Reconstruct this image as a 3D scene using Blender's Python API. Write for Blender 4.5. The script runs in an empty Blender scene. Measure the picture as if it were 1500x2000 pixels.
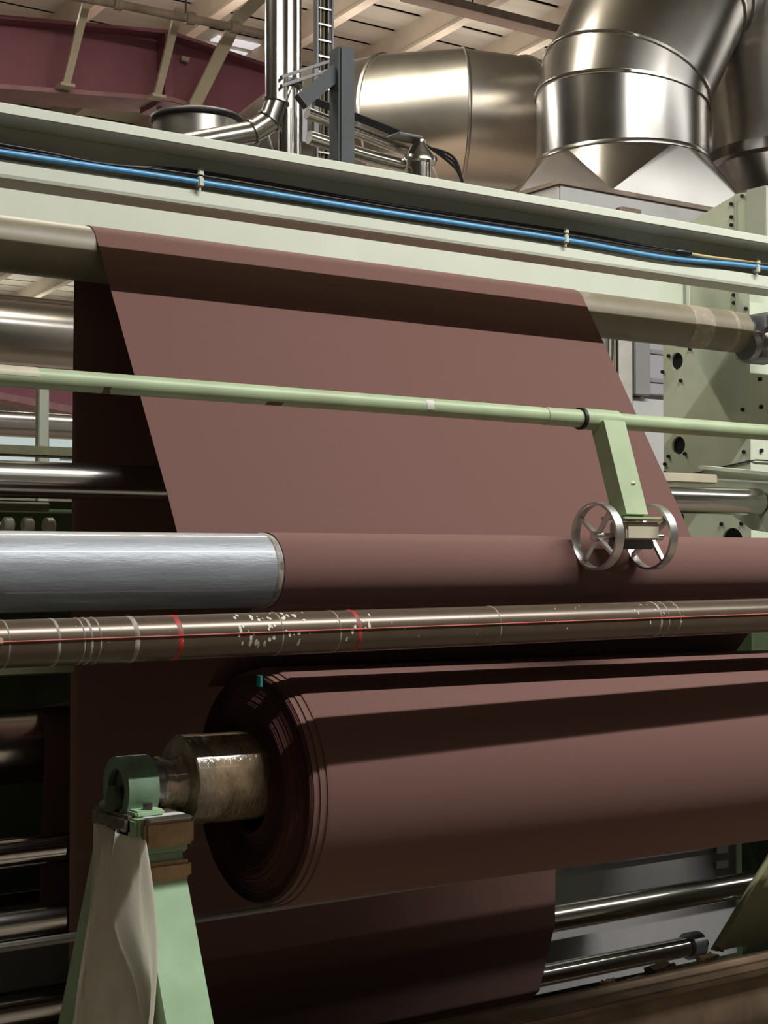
import bpy, bmesh, math, random
from mathutils import Vector, Matrix
random.seed(7)
sc = bpy.context.scene
col = sc.collection
PI = math.pi

# ------------------------------------------------------------------ camera, world, lights, exposure
cam_d = bpy.data.cameras.new('camera'); cam = bpy.data.objects.new('camera', cam_d); col.objects.link(cam)
cam.location = (0, 0, 1.8)
cam.rotation_euler = (math.radians(90 + 1.7184), 0, math.radians(-34.604))
cam_d.sensor_fit = 'VERTICAL'; cam_d.sensor_height = 36.0; cam_d.lens = 54.0
cam_d.clip_start = 0.05; cam_d.clip_end = 200
sc.camera = cam
sc.view_settings.view_transform = 'Standard'; sc.view_settings.look = 'None'
sc.view_settings.gamma = 1.0; sc.view_settings.use_curve_mapping = False
sc.view_settings.exposure = 0.2
sc.cycles.max_bounces = 7; sc.cycles.diffuse_bounces = 3; sc.cycles.glossy_bounces = 4
w = bpy.data.worlds.new('world'); sc.world = w; w.use_nodes = True
w.node_tree.nodes['Background'].inputs[0].default_value = (0.75, 0.82, 0.9, 1)
w.node_tree.nodes['Background'].inputs[1].default_value = 0.25

def strip_light(name, x0, x1, y, z, width, power, color, target):
    """long strip area light, used for fluorescent batten rows and added fill rows"""
    d = bpy.data.lights.new(name, 'AREA'); d.shape = 'RECTANGLE'
    d.size = x1 - x0; d.size_y = width; d.energy = power; d.color = color
    o = bpy.data.objects.new(name, d); col.objects.link(o)
    o.location = ((x0 + x1) / 2, y, z)
    v = Vector((0, target[0] - y, target[1] - z)).normalized()
    o.rotation_euler = (math.atan2(v.y, -v.z), 0, 0)
    return o
WARM = (1.0, 0.90, 0.74); COOL = (0.93, 0.95, 1.0); NEUT = (1.0, 0.95, 0.86)
strip_light('lamp_row_over_machine', 1.5, 6.8, 0.30, 6.2, 0.06, 440, (1.0, 0.985, 0.95), (0.30, 0.0))
strip_light('lamp_row_over_machine_single', 6.9, 13.0, 0.30, 6.2, 0.014, 110, (1.0, 0.985, 0.95), (0.30, 0.0))
strip_light('lamp_row_over_machine_uplight', 1.5, 9.0, 0.30, 6.23, 0.06, 45, (1.0, 0.985, 0.95), (0.30, 20.0))
strip_light('lamp_row_aisle', 1.4, 9.0, -4.2, 6.3, 0.05, 32, NEUT, (-4.2, 0.0))
strip_light('front_fill_row', 0.0, 10.0, -8.7, 6.4, 0.04, 10, NEUT, (-8.7, 0.0))  # unseen row added to lift the front of the hall and its reflections
for xa, xb, yy, zz, pw, cc in ((1.5, 4.8, 6.2, 5.6, 130, WARM), (2.0, 20.0, 9.8, 5.45, 560, (1.0, 0.97, 0.91)), (2.0, 20.0, 16.6, 5.2, 560, (1.0, 0.97, 0.91)), (2.0, 20.0, 20.5, 4.9, 600, (1.0, 0.97, 0.91))):
    strip_light('rear_fill_row', xa, xb, yy, zz, 0.14, pw, cc, (yy, 0.0))  # unseen rear rows added to light the background, girder and duct highlights
    strip_light('rear_fill_row_uplight', xa, xb, yy, zz + .03, 0.14, pw * .16, cc, (yy, 20.0))  # upward part of the added rows, brightens the roof

# ------------------------------------------------------------------ materials
MATS = {}
def nodes_of(name):
    m = bpy.data.materials.new(name); m.use_nodes = True
    nt = m.node_tree; b = nt.nodes['Principled BSDF']
    MATS[name] = m
    return m, nt, b
def ramp(nt, fac, stops):
    r = nt.nodes.new('ShaderNodeValToRGB'); cr = r.color_ramp
    while len(cr.elements) < len(stops): cr.elements.new(0.5)
    for e, (p, c) in zip(cr.elements, stops): e.position = p; e.color = (*c, 1)
    nt.links.new(fac, r.inputs[0]); return r.outputs[0]
def noise(nt, scale, detail=4, rough=0.55, stretch=None, space='Object'):
    tc = nt.nodes.new('ShaderNodeTexCoord'); n = nt.nodes.new('ShaderNodeTexNoise')
    n.inputs['Scale'].default_value = scale; n.inputs['Detail'].default_value = detail; n.inputs['Roughness'].default_value = rough
    if stretch:
        mp = nt.nodes.new('ShaderNodeMapping'); mp.inputs['Scale'].default_value = stretch
        nt.links.new(tc.outputs[space], mp.inputs[0]); nt.links.new(mp.outputs[0], n.inputs['Vector'])
    else: nt.links.new(tc.outputs[space], n.inputs['Vector'])
    return n.outputs['Fac']
def bump(nt, b, h, strength, dist=0.002):
    bp = nt.nodes.new('ShaderNodeBump'); bp.inputs['Strength'].default_value = strength; bp.inputs['Distance'].default_value = dist
    nt.links.new(h, bp.inputs['Height']); nt.links.new(bp.outputs[0], b.inputs['Normal'])
def paint(name, c, rough=0.5, var=0.12, scale=6, metallic=0.0, spec=0.4, dirt=None, stretch=None):
    m, nt, b = nodes_of(name)
    lo = tuple(x * (1 - var) for x in c); hi = tuple(min(1, x * (1 + var)) for x in c)
    st = [(0.3, lo), (0.7, hi)]
    if dirt: st = [(0.36 if scale >= 40 else 0.22, dirt), (0.50 if scale >= 40 else 0.36, lo), (0.7, hi)]
    nt.links.new(ramp(nt, noise(nt, scale, stretch=stretch), st), b.inputs['Base Color'])
    b.inputs['Roughness'].default_value = rough; b.inputs['Metallic'].default_value = metallic
    b.inputs['Specular IOR Level'].default_value = spec
    return m
def metal(name, c, rough, var=0.1, scale=4, stretch=None, rvar=0.08, bmp=0.0):
    m, nt, b = nodes_of(name)
    f = noise(nt, scale, 5, 0.6, stretch)
    nt.links.new(ramp(nt, f, [(0.3, tuple(x * (1 - var) for x in c)), (0.7, c)]), b.inputs['Base Color'])
    mr = nt.nodes.new('ShaderNodeMapRange'); mr.inputs['To Min'].default_value = rough - rvar; mr.inputs['To Max'].default_value = rough + rvar
    nt.links.new(f, mr.inputs['Value']); nt.links.new(mr.outputs[0], b.inputs['Roughness'])
    b.inputs['Metallic'].default_value = 1.0
    if bmp: bump(nt, b, f, bmp, 0.004)
    return m

def fabric_mat(name, c, sheen=0.3):
    m, nt, b = nodes_of(name)
    tc = nt.nodes.new('ShaderNodeTexCoord')
    wv = nt.nodes.new('ShaderNodeTexNoise'); wv.inputs['Scale'].default_value = 900; wv.inputs['Detail'].default_value = 1
    nt.links.new(tc.outputs['Object'], wv.inputs['Vector'])
    nt.links.new(ramp(nt, wv.outputs['Fac'], [(0.25, tuple(x * 0.86 for x in c)), (0.75, tuple(x * 1.14 for x in c))]), b.inputs['Base Color'])
    b.inputs['Roughness'].default_value = 0.85; b.inputs['Specular IOR Level'].default_value = 0.15
    b.inputs['Sheen Weight'].default_value = sheen; b.inputs['Sheen Roughness'].default_value = 0.5
    b.inputs['Sheen Tint'].default_value = (0.9, 0.7, 0.65, 1)
    bump(nt, b, wv.outputs['Fac'], 0.12, 0.001)
    return m
FAB = fabric_mat('brown_cloth', (0.160, 0.084, 0.072), 0.15)
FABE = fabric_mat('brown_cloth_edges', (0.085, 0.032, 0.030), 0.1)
PALE = paint('pale_green_paint', (0.68, 0.72, 0.61), 0.45, 0.05, 3)
PALE2 = paint('grey_green_paint', (0.50, 0.53, 0.44), 0.45, 0.08, 4)
SIDE = paint('side_frame_green', (0.66, 0.72, 0.57), 0.5, 0.08, 5)
GREEN = paint('rail_green', (0.37, 0.46, 0.28), 0.42, 0.10, 9, dirt=(0.36, 0.39, 0.25))
TREST = paint('trestle_green', (0.34, 0.50, 0.31), 0.5, 0.12, 8, dirt=(0.46, 0.54, 0.38))
OLIVE = paint('olive_green', (0.15, 0.15, 0.08), 0.6, 0.2, 8, dirt=(0.22, 0.10, 0.04))
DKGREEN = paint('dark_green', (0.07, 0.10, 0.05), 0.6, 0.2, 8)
CHROME = metal('chrome', (0.78, 0.76, 0.73), 0.12, 0.08, 2, (0.3, 8, 8), 0.04)
CHROME2 = metal('dull_chrome', (0.74, 0.72, 0.68), 0.20, 0.12, 6, (0.5, 5, 5), 0.06)
SLEEVE = metal('scuffed_steel_sleeve', (0.31, 0.335, 0.37), 0.44, 0.18, 9, (0.6, 3, 3), 0.12, 0.08)
nt = SLEEVE.node_tree; b = nt.nodes['Principled BSDF']
bump(nt, b, noise(nt, 30, 6, 0.7, (0.5, 3, 3)), 0.22, 0.006)
b.inputs['Metallic'].default_value = 0.3
b.inputs['Coat Weight'].default_value = 0.6; b.inputs['Coat Roughness'].default_value = 0.05
DUCT = metal('duct_sheet_metal', (0.68, 0.655, 0.615), 0.31, 0.12, 2.5, None, 0.07, 0.03)
DUCT2 = metal('bright_duct_sheet_metal', (0.47, 0.455, 0.43), 0.24, 0.15, 2.0, None, 0.06, 0.0)
ALU = metal('cast_aluminium', (0.72, 0.71, 0.69), 0.36, 0.12, 20)
DKSTEEL = metal('dark_steel', (0.20, 0.20, 0.20), 0.4, 0.3, 12)
GREYSTEEL = paint('grey_bearing_steel', (0.30, 0.30, 0.32), 0.38, 0.2, 14, metallic=0.6)
POST = paint('slate_grey_paint', (0.085, 0.095, 0.105), 0.55, 0.1, 6)
MAROON = paint('maroon_paint', (0.25, 0.088, 0.118), 0.6, 0.12, 3)
MAROONL = paint('maroon_flange_paint', (0.30, 0.16, 0.17), 0.6, 0.15, 6, dirt=(0.40, 0.32, 0.30))
BEIGE = paint('beige_joist_paint', (0.46, 0.40, 0.30), 0.7, 0.12, 3)
ROOF = paint('roof_sheet_paint', (0.38, 0.355, 0.28), 0.65, 0.14, 2.5, stretch=(0.3, 3, 3))
ROOFD = paint('dark_roof_deck', (0.05, 0.042, 0.032), 0.8, 0.2, 2)
WHITE = paint('white_panel_paint', (0.66, 0.66, 0.66), 0.5, 0.06, 3, dirt=(0.5, 0.48, 0.44))
LAV = paint('lavender_grey_panel', (0.46, 0.45, 0.50), 0.5, 0.05, 3)
GREYP = paint('grey_panel', (0.33, 0.32, 0.32), 0.55, 0.08, 3)
CREAM = paint('cream_bar', (0.52, 0.48, 0.36), 0.5, 0.12, 10)
DARK = paint('black_rubber_and_shade', (0.012, 0.012, 0.014), 0.5, 0.2, 10)
BLACKC = paint('black_cable', (0.012, 0.010, 0.014), 0.35, 0.1, 10)
BLUE = paint('blue_hose', (0.10, 0.34, 0.62), 0.3, 0.08, 10, spec=0.6)
BLUEP = paint('blue_plastic', (0.06, 0.10, 0.32), 0.4, 0.08, 10)
YELL = paint('yellow_cable', (0.55, 0.44, 0.22), 0.4, 0.08, 10)
CLIP = paint('clear_clip', (0.62, 0.62, 0.50), 0.4, 0.08, 10)
RUSTP = paint('rusty_red_stain', (0.62, 0.60, 0.55), 0.6, 0.1, 9, dirt=(0.35, 0.05, 0.04))
PIPE_R = paint('flaking_red_pipe', (0.33, 0.26, 0.21), 0.7, 0.25, 7, dirt=(0.42, 0.07, 0.06))
CONC = paint('floor_concrete', (0.17, 0.135, 0.10), 0.6, 0.2, 2)
WALLM = paint('wall_sheet_paint', (0.56, 0.54, 0.48), 0.7, 0.1, 1.5)
BROWNF = paint('brown_rusty_plinth', (0.15, 0.10, 0.062), 0.75, 0.35, 5, dirt=(0.07, 0.045, 0.03))
CARD = paint('cardboard_scrap', (0.58, 0.44, 0.27), 0.8, 0.25, 20)
GLASSW = paint('pale_window_pane', (0.55, 0.66, 0.66), 0.25, 0.1, 2)
CORD = paint('red_cord', (0.52, 0.10, 0.07), 0.6, 0.1, 40)
REDM = paint('red_mark', (0.42, 0.035, 0.03), 0.5, 0.2, 40, dirt=(0.13, 0.09, 0.065))
GREYM = paint('grey_tape_mark', (0.36, 0.33, 0.28), 0.5, 0.25, 45, dirt=(0.13, 0.095, 0.068))
TEAL = paint('teal_tag', (0.02, 0.22, 0.20), 0.6, 0.1, 40)

# worn steel tube of the top guide roller: drab olive grey, light scuffs
def worn(name, base, light, rough, scale, th, metallic=0.0, spec=0.5, stretch=None):
    m, nt, b = nodes_of(name)
    f = noise(nt, scale, 8, 0.7, stretch)
    nt.links.new(ramp(nt, f, [(0.25, tuple(x * 0.75 for x in base)), (th - 0.03, base), (th + 0.02, light)]), b.inputs['Base Color'])
    b.inputs['Roughness'].default_value = rough; b.inputs['Metallic'].default_value = metallic
    b.inputs['Specular IOR Level'].default_value = spec
    return m
TOPROLL = worn('drab_roller_coating', (0.235, 0.205, 0.145), (0.30, 0.27, 0.20), 0.45, 7, 0.66)
BAR = worn('brown_scuffed_bar', (0.125, 0.090, 0.062), (0.42, 0.38, 0.32), 0.27, 16, 0.72, 0.35, 0.6, (1.0, 1.6, 1.6))
TAPEB = worn('tan_tape_band', (0.34, 0.29, 0.22), (0.44, 0.40, 0.33), 0.7, 30, 0.6)

def tape_mat(name, base, dark):
    m, nt, b = nodes_of(name)
    f = noise(nt, 14, 6, 0.6, (1.2, 1, 1))
    nt.links.new(ramp(nt, f, [(0.3, dark), (0.62, base)]), b.inputs['Base Color'])
    b.inputs['Roughness'].default_value = 0.16; b.inputs['Specular IOR Level'].default_value = 0.7
    b.inputs['Coat Weight'].default_value = 0.8; b.inputs['Coat Roughness'].default_value = 0.12
    bump(nt, b, noise(nt, 40, 3, 0.5, (3, 1, 1)), 0.5, 0.008)
    return m
WRAP = tape_mat('film_wrapped_core', (0.30, 0.22, 0.13), (0.085, 0.05, 0.03))
TAPE = tape_mat('brown_packing_tape', (0.46, 0.29, 0.12), (0.26, 0.14, 0.05))
TAPE2 = tape_mat('dirty_film_wrap', (0.20, 0.16, 0.11), (0.07, 0.05, 0.03))

m, nt, b = nodes_of('milky_plastic_film')
bf = noise(nt, 9, 3, 0.5)
nt.links.new(ramp(nt, bf, [(0.3, (0.84, 0.79, 0.70)), (0.7, (0.96, 0.92, 0.85))]), b.inputs['Base Color'])
b.inputs['Roughness'].default_value = 0.22; b.inputs['Transmission Weight'].default_value = 0.0
b.inputs['Alpha'].default_value = 0.9; b.inputs['Specular IOR Level'].default_value = 0.7
bump(nt, b, noise(nt, 14, 5, 0.6, (1, 2.2, 0.7)), 0.6, 0.02)
# small ochre stain low on the sheet
gp_ = nt.nodes.new('ShaderNodeNewGeometry'); ds = nt.nodes.new('ShaderNodeVectorMath'); ds.operation = 'DISTANCE'
ds.inputs[1].default_value = (1.34, 3.045, .905); nt.links.new(gp_.outputs['Position'], ds.inputs[0])
mk = nt.nodes.new('ShaderNodeMapRange'); mk.inputs['From Min'].default_value = .045; mk.inputs['From Max'].default_value = .028
nt.links.new(ds.outputs['Value'], mk.inputs['Value'])
mc = nt.nodes.new('ShaderNodeMix'); mc.data_type = 'RGBA'; mc.inputs[7].default_value = (0.55, 0.30, 0.09, 1)
old = b.inputs['Base Color'].links[0].from_socket
nt.links.new(mk.outputs[0], mc.inputs[0]); nt.links.new(old, mc.inputs[6]); nt.links.new(mc.outputs[2], b.inputs['Base Color'])
tl = nt.nodes.new('ShaderNodeBsdfTranslucent'); tl.inputs[0].default_value = (0.98, 0.95, 0.88, 1)
mx = nt.nodes.new('ShaderNodeMixShader'); mx.inputs[0].default_value = 0.62
out = nt.nodes['Material Output']
nt.links.new(b.outputs[0], mx.inputs[1]); nt.links.new(tl.outputs[0], mx.inputs[2]); nt.links.new(mx.outputs[0], out.inputs[0])
BAG = m
m, nt, b = nodes_of('daylight_window')
b.inputs['Base Color'].default_value = (0.6, 0.7, 0.7, 1); b.inputs['Roughness'].default_value = 0.3
b.inputs['Emission Color'].default_value = (0.72, 0.86, 0.84, 1); b.inputs['Emission Strength'].default_value = 0.45
LITWIN = m
m, nt, b = nodes_of('skylight_sheet')
b.inputs['Base Color'].default_value = (0.8, 0.8, 0.82, 1); b.inputs['Emission Color'].default_value = (0.85, 0.85, 0.9, 1); b.inputs['Emission Strength'].default_value = 0.5
SKYL = m

# ------------------------------------------------------------------ mesh helpers
def tag(o, label=None, cat=None, group=None, kind=None):
    if label: o['label'] = label
    if cat: o['category'] = cat
    if group: o['group'] = group
    if kind: o['kind'] = kind
    return o
def thing(name, loc, label, cat, group=None):
    o = bpy.data.objects.new(name, None); o.empty_display_size = 0.05; col.objects.link(o); o.location = loc
    return tag(o, label, cat, group)
WORLD_OF = {}
def world_loc(o):
    return WORLD_OF.get(o.name, Vector(o.location))
def obj(name, verts, faces, mat, parent=None, smooth=None, mats=None, fmat=None):
    """one mesh object from world-space vertices; the origin goes to the base centre"""
    xs, ys, zs = zip(*verts)
    c = Vector(((min(xs) + max(xs)) / 2, (min(ys) + max(ys)) / 2, min(zs)))
    me = bpy.data.meshes.new(name)
    me.from_pydata([tuple(Vector(v) - c) for v in verts], [], faces)
    bm = bmesh.new(); bm.from_mesh(me); bmesh.ops.recalc_face_normals(bm, faces=bm.faces); bm.to_mesh(me); bm.free()
    if mats:
        for mm in mats: me.materials.append(mm)
        if fmat:
            for p, i in zip(me.polygons, fmat): p.material_index = i
    else: me.materials.append(mat)
    if smooth is not None:
        for p in me.polygons: p.use_smooth = True
        me.set_sharp_from_angle(angle=math.radians(smooth))
    o = bpy.data.objects.new(name, me); col.objects.link(o)
    place(o, c, parent)
    return o
def place(o, c, parent):
    WORLD_OF[o.name] = Vector(c)
    if parent is not None:
        o.parent = parent; o.location = Vector(c) - world_loc(parent)
    else: o.location = c
def copy_at(src, delta, parent=None):
    o = src.copy(); col.objects.link(o)
    place(o, world_loc(src) + Vector(delta), parent)
    return o
class G:
    def __init__(s): s.v = []; s.f = []
    def add(s, v, f):
        n = len(s.v); s.v += [tuple(p) for p in v]; s.f += [tuple(i + n for i in q) for q in f]; return s
    def box(s, x0, x1, y0, y1, z0, z1):
        v = [(x, y, z) for x in (x0, x1) for y in (y0, y1) for z in (z0, z1)]
        return s.add(v, [(0, 1, 3, 2), (4, 6, 7, 5), (0, 4, 5, 1), (2, 3, 7, 6), (0, 2, 6, 4), (1, 5, 7, 3)])
    def bev(s, x0, x1, y0, y1, z0, z1, b=0.004):
        bm = bmesh.new(); bmesh.ops.create_cube(bm, size=1)
        for q in bm.verts: q.co = Vector(((x0 + x1) / 2 + q.co.x * (x1 - x0), (y0 + y1) / 2 + q.co.y * (y1 - y0), (z0 + z1) / 2 + q.co.z * (z1 - z0)))
        bmesh.ops.bevel(bm, geom=bm.edges[:], offset=b, segments=2, affect='EDGES')
        bm.verts.index_update()
        s.add([tuple(q.co) for q in bm.verts], [tuple(q.index for q in fa.verts) for fa in bm.faces]); bm.free(); return s
    def rings(s, rings, closed=True, cap=True, loop=False):
        n = len(rings[0]); v = [p for r in rings for p in r]; f = []
        m_ = len(rings)
        for i in range(m_ if loop else m_ - 1):
            for j in range(n if closed else n - 1):
                a, b_ = i * n + j, i * n + (j + 1) % n; c, d = ((i + 1) % m_) * n + (j + 1) % n, ((i + 1) % m_) * n + j
                f.append((a, b_, c, d))
        if cap and closed and not loop: f += [tuple(range(n))[::-1], tuple((m_ - 1) * n + j for j in range(n))]
        return s.add(v, f)
    def lathe(s, p0, p1, prof, seg=32, cap=True):
        """prof: (distance along the axis from p0, radius)"""
        p0, p1 = Vector(p0), Vector(p1); a = (p1 - p0).normalized()
        u = a.cross(Vector((0, 0, 1)) if abs(a.z) < 0.9 else Vector((0, 1, 0))).normalized(); v = a.cross(u)
        return s.rings([[p0 + a * t + (u * math.cos(2 * PI * k / seg) + v * math.sin(2 * PI * k / seg)) * r for k in range(seg)] for t, r in prof], cap=cap)
    def cyl(s, p0, p1, r, seg=24, r1=None):
        L = (Vector(p1) - Vector(p0)).length
        return s.lathe(p0, p1, [(0, r), (L, r if r1 is None else r1)], seg)
    def tube(s, pts, r, seg=10, cap=True):
        pts = [Vector(p) for p in pts]; rings = []; prev = None
        for i, p in enumerate(pts):
            t = (pts[min(i + 1, len(pts) - 1)] - pts[max(i - 1, 0)]).normalized()
            if prev is None: u = t.cross(Vector((0, 0, 1)) if abs(t.z) < 0.9 else Vector((0, 1, 0))).normalized()
            else: u = (prev - t * prev.dot(t)).normalized()
            prev = u; vv = t.cross(u); rr = r[i] if isinstance(r, (list, tuple)) else r
            k_ = 1.0
            if 0 < i < len(pts) - 1:
                c_ = (pts[i] - pts[i - 1]).normalized().dot(t); k_ = 1.0
            rings.append([p + (u * math.cos(2 * PI * k / seg) + vv * math.sin(2 * PI * k / seg)) * rr for k in range(seg)])
        return s.rings(rings, cap=cap)
    def prism_x(s, prof, x0, x1):
        return s.rings([[(x0, y, z) for y, z in prof], [(x1, y, z) for y, z in prof]])
    def prism_y(s, prof, y0, y1):
        return s.rings([[(x, y0, z) for x, z in prof], [(x, y1, z) for x, z in prof]])
    def prism_z(s, prof, z0, z1):
        return s.rings([[(x, y, z0) for x, y in prof], [(x, y, z1) for x, y in prof]])
    def bar(s, p0, p1, w_, h_, up=(0, 0, 1)):
        p0, p1 = Vector(p0), Vector(p1); a = (p1 - p0).normalized(); u = a.cross(Vector(up)).normalized(); v = u.cross(a)
        R = lambda p: [p + u * sx * w_ / 2 + v * sz * h_ / 2 for sx, sz in ((-1, -1), (1, -1), (1, 1), (-1, 1))]
        return s.rings([R(p0), R(p1)])
    def build(s, name, mat, parent=None, smooth=None): return obj(name, s.v, s.f, mat, parent, smooth)

def smooth_path(pts, n=8):
    """Catmull-Rom through points"""
    P = [Vector(p) for p in pts]; P = [P[0] * 2 - P[1]] + P + [P[-1] * 2 - P[-2]]; out = []
    for i in range(1, len(P) - 2):
        for k in range(n):
            t = k / n; a, b_, c, d = P[i - 1], P[i], P[i + 1], P[i + 2]
            out.append(0.5 * ((2 * b_) + (c - a) * t + (2 * a - 5 * b_ + 4 * c - d) * t * t + (3 * b_ - a - 3 * c + d) * t ** 3))
    out.append(P[-2]); return out

def plate_with_holes(name, outline, holes, thick, mat, parent, plane):
    """flat plate cut with round holes; outline and holes in the plane's own 2D axes; plane(u, v, t) -> world"""
    cu = bpy.data.curves.new(name, 'CURVE'); cu.dimensions = '2D'; cu.fill_mode = 'BOTH'; cu.extrude = thick / 2
    def sp(pts):
        q = cu.splines.new('POLY'); q.points.add(len(pts) - 1); q.use_cyclic_u = True
        for i, (a, c) in enumerate(pts): q.points[i].co = (a, c, 0, 1)
    sp(outline)
    for (a, c, r) in holes: sp([(a + r * math.cos(2 * PI * k / 24), c + r * math.sin(2 * PI * k / 24)) for k in range(24)])
    t = bpy.data.objects.new(name, cu); col.objects.link(t)
    dg = bpy.context.evaluated_depsgraph_get(); me = bpy.data.meshes.new_from_object(t.evaluated_get(dg))
    v = [plane(q.co.x, q.co.y, q.co.z) for q in me.vertices]; f = [tuple(p.vertices) for p in me.polygons]
    bpy.data.objects.remove(t); bpy.data.curves.remove(cu); bpy.data.meshes.remove(me)
    return obj(name, v, f, mat, parent)

# ------------------------------------------------------------------ the hall
def roof_z(y): return 6.75 - 0.052 * y
g = G().box(-8, 34, -12, 30, -0.2, 0.0); tag(g.build('floor', CONC), kind='structure')
tag(G().box(-8, 34, 30, 30.2, 0, 6.9).build('wall_back', WALLM), kind='structure')
tag(G().box(-8, 34, -12.2, -12, 0, 7.9).build('wall_front', WALLM), kind='structure')
tag(G().box(34, 34.2, -12, 30, 0, 7.9).build('wall_right', WALLM), kind='structure')
tag(G().box(-8.2, -8, -12, 30, 0, 7.9).build('wall_left', WALLM), kind='structure')
# ribbed roof: flat deck, profiled sheets (one per bay between joists) hung below it
deck = G().add([(-8.2, -12.2, roof_z(-12.2) + .1), (34.2, -12.2, roof_z(-12.2) + .1), (34.2, 30.2, roof_z(30.2) + .1), (-8.2, 30.2, roof_z(30.2) + .1),
                (-8.2, -12.2, roof_z(-12.2) + .2), (34.2, -12.2, roof_z(-12.2) + .2), (34.2, 30.2, roof_z(30.2) + .2), (-8.2, 30.2, roof_z(30.2) + .2)],
               [(0, 1, 2, 3), (4, 5, 6, 7), (0, 1, 5, 4), (1, 2, 6, 5), (2, 3, 7, 6), (3, 0, 4, 7)]).build('ceiling', ROOFD)
tag(deck, kind='structure')
JX0, JS = 3.05, 0.86
nj = 16
G().add([(-8, -12, roof_z(-12)), (34, -12, roof_z(-12)), (34, 7.16, roof_z(7.16)), (-8, 7.16, roof_z(7.16)), (-8, -12, roof_z(-12) + .02), (34, -12, roof_z(-12) + .02), (34, 7.16, roof_z(7.16) + .02), (-8, 7.16, roof_z(7.16) + .02)],
        [(0, 1, 2, 3), (4, 5, 6, 7), (0, 1, 5, 4), (1, 2, 6, 5), (2, 3, 7, 6), (3, 0, 4, 7)]).build('roof_lining', ROOF, deck)
py_, pitch = 7.2, 0.36
while py_ < 29.2:
    za, zb_ = roof_z(py_), roof_z(py_ + pitch - .04)
    G().add([(1.0, py_, za), (20, py_, za), (20, py_ + pitch - .04, zb_), (1.0, py_ + pitch - .04, zb_), (1.0, py_, za + .006), (20, py_, za + .006), (20, py_ + pitch - .04, zb_ + .006), (1.0, py_ + pitch - .04, zb_ + .006)],
            [(0, 1, 2, 3), (4, 5, 6, 7), (0, 1, 5, 4), (1, 2, 6, 5), (2, 3, 7, 6), (3, 0, 4, 7)]).build('roof_plank', ROOF, deck)
    py_ += pitch
g = G()
for i in range(nj):
    x = JX0 + i * JS
    s = G()
    y0, y1 = 7.0, 29.8
    for (w_, dz0, dz1) in ((0.07, -0.02, 0.19), (0.09, 0.19, 0.215)):
        s.add([(x - w_ / 2, y0, roof_z(y0) - dz1), (x + w_ / 2, y0, roof_z(y0) - dz1), (x + w_ / 2, y0, roof_z(y0) - dz0), (x - w_ / 2, y0, roof_z(y0) - dz0),
               (x - w_ / 2, y1, roof_z(y1) - dz1), (x + w_ / 2, y1, roof_z(y1) - dz1), (x + w_ / 2, y1, roof_z(y1) - dz0), (x - w_ / 2, y1, roof_z(y1) - dz0)],
              [(0, 1, 2, 3), (4, 7, 6, 5), (0, 4, 5, 1), (1, 5, 6, 2), (2, 6, 7, 3), (3, 7, 4, 0)])
    s.build('roof_joist', BEIGE, deck)

# ------------------------------------------------------------------ maroon portal girder under the roof
GY = 9.5
gird = thing('roof_girder', (4.7, GY, 4.8), 'deep maroon steel roof girder bent at a stiffener, under the ribbed roof at upper left', 'girder')
top = [(0.5, 4.90), (4.69, 5.38), (5.9, 5.24), (9.2, 4.78)]; bot = [(0.5, 4.50), (4.69, 4.935), (5.9, 4.80), (9.2, 4.30)]
def girder_part(y0, y1, a, b_, name, mat, par):
    v = []
    for (x, z) in a: v += [(x, y0, z), (x, y1, z)]
    for (x, z) in b_: v += [(x, y0, z), (x, y1, z)]
    n = len(a); f = []
    for i in range(n - 1):
        t0, t1, t2, t3 = 2 * i, 2 * i + 1, 2 * i + 2, 2 * i + 3; o = 2 * n
        f += [(t0, t2, t3, t1), (o + t0, o + t1, o + t3, o + t2), (t0, o + t0, o + t2, t2), (t1, t3, o + t3, o + t1)]
    e = 2 * n - 2; f += [(0, 1, 2 * n + 1, 2 * n), (e, 2 * n + e, 2 * n + e + 1, e + 1)]
    return obj(name, v, f, mat, par)
girder_part(GY, GY + .02, top, bot, 'web', MAROON, gird)
girder_part(GY - .12, GY + .14, [(x, z + .025) for x, z in top], top, 'top_flange', MAROON, gird)
girder_part(GY - .16, GY + .18, bot, [(x, z - .03) for x, z in bot], 'bottom_flange', MAROONL, gird)
G().box(4.66, 4.72, GY - .12, GY, 4.935, 5.38).build('stiffener', MAROON, gird)
G().box(4.58, 4.80, GY - .15, GY + .1, 4.86, 4.905).build('splice_plate', MAROONL, gird)
for k in (-.06, .06): G().cyl((4.69 + k, GY - .1, 4.84), (4.69 + k, GY - .1, 4.87), .02, 8).build('bolt', MAROONL, gird)
G().cyl((4.83, GY - .03, 5.26), (4.88, GY - .05, 5.25), .02, 10).build('bolt', BEIGE, gird)
# diagonal struts in front of the girder carrying the sprinkler main
for i, (xb, xt, zb, zt) in enumerate(((3.90, 4.02, 4.86, 5.46), (4.55, 4.67, 4.90, 5.49), (4.83, 5.14, 4.88, 5.55))):
    lab = ('slim beige strut nearest the left, crossing the maroon girder', 'slim beige strut just left of the girder stiffener', 'wider slanting beige strut right of the girder stiffener')[i]
    st = thing('hanger_strut', (xb, GY - .3, zb), lab, 'strut', 'beige struts across the maroon girder')
    wd = .05 if i < 2 else .085
    G().bar((xb, GY - .22, zb), (xt, GY - .30, zt), wd, .03, (0, 1, 0)).build('bar', BEIGE, st)
    G().box(xb - .05, xb + .05, GY - .26, GY - .16, zb - .015, zb + .005).build('foot_plate', BEIGE, st)
    if i == 2: G().bar((xt, GY - .30, zt - .02), (xt + .55, GY - .25, zt + .55), .085, .03, (0, 1, 0)).build('knee', BEIGE, st)
pz = thing('sprinkler_pipe', (4.5, 9.1, 5.35), 'long flaking red and grey pipe running below the roof joists', 'pipe')
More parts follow.
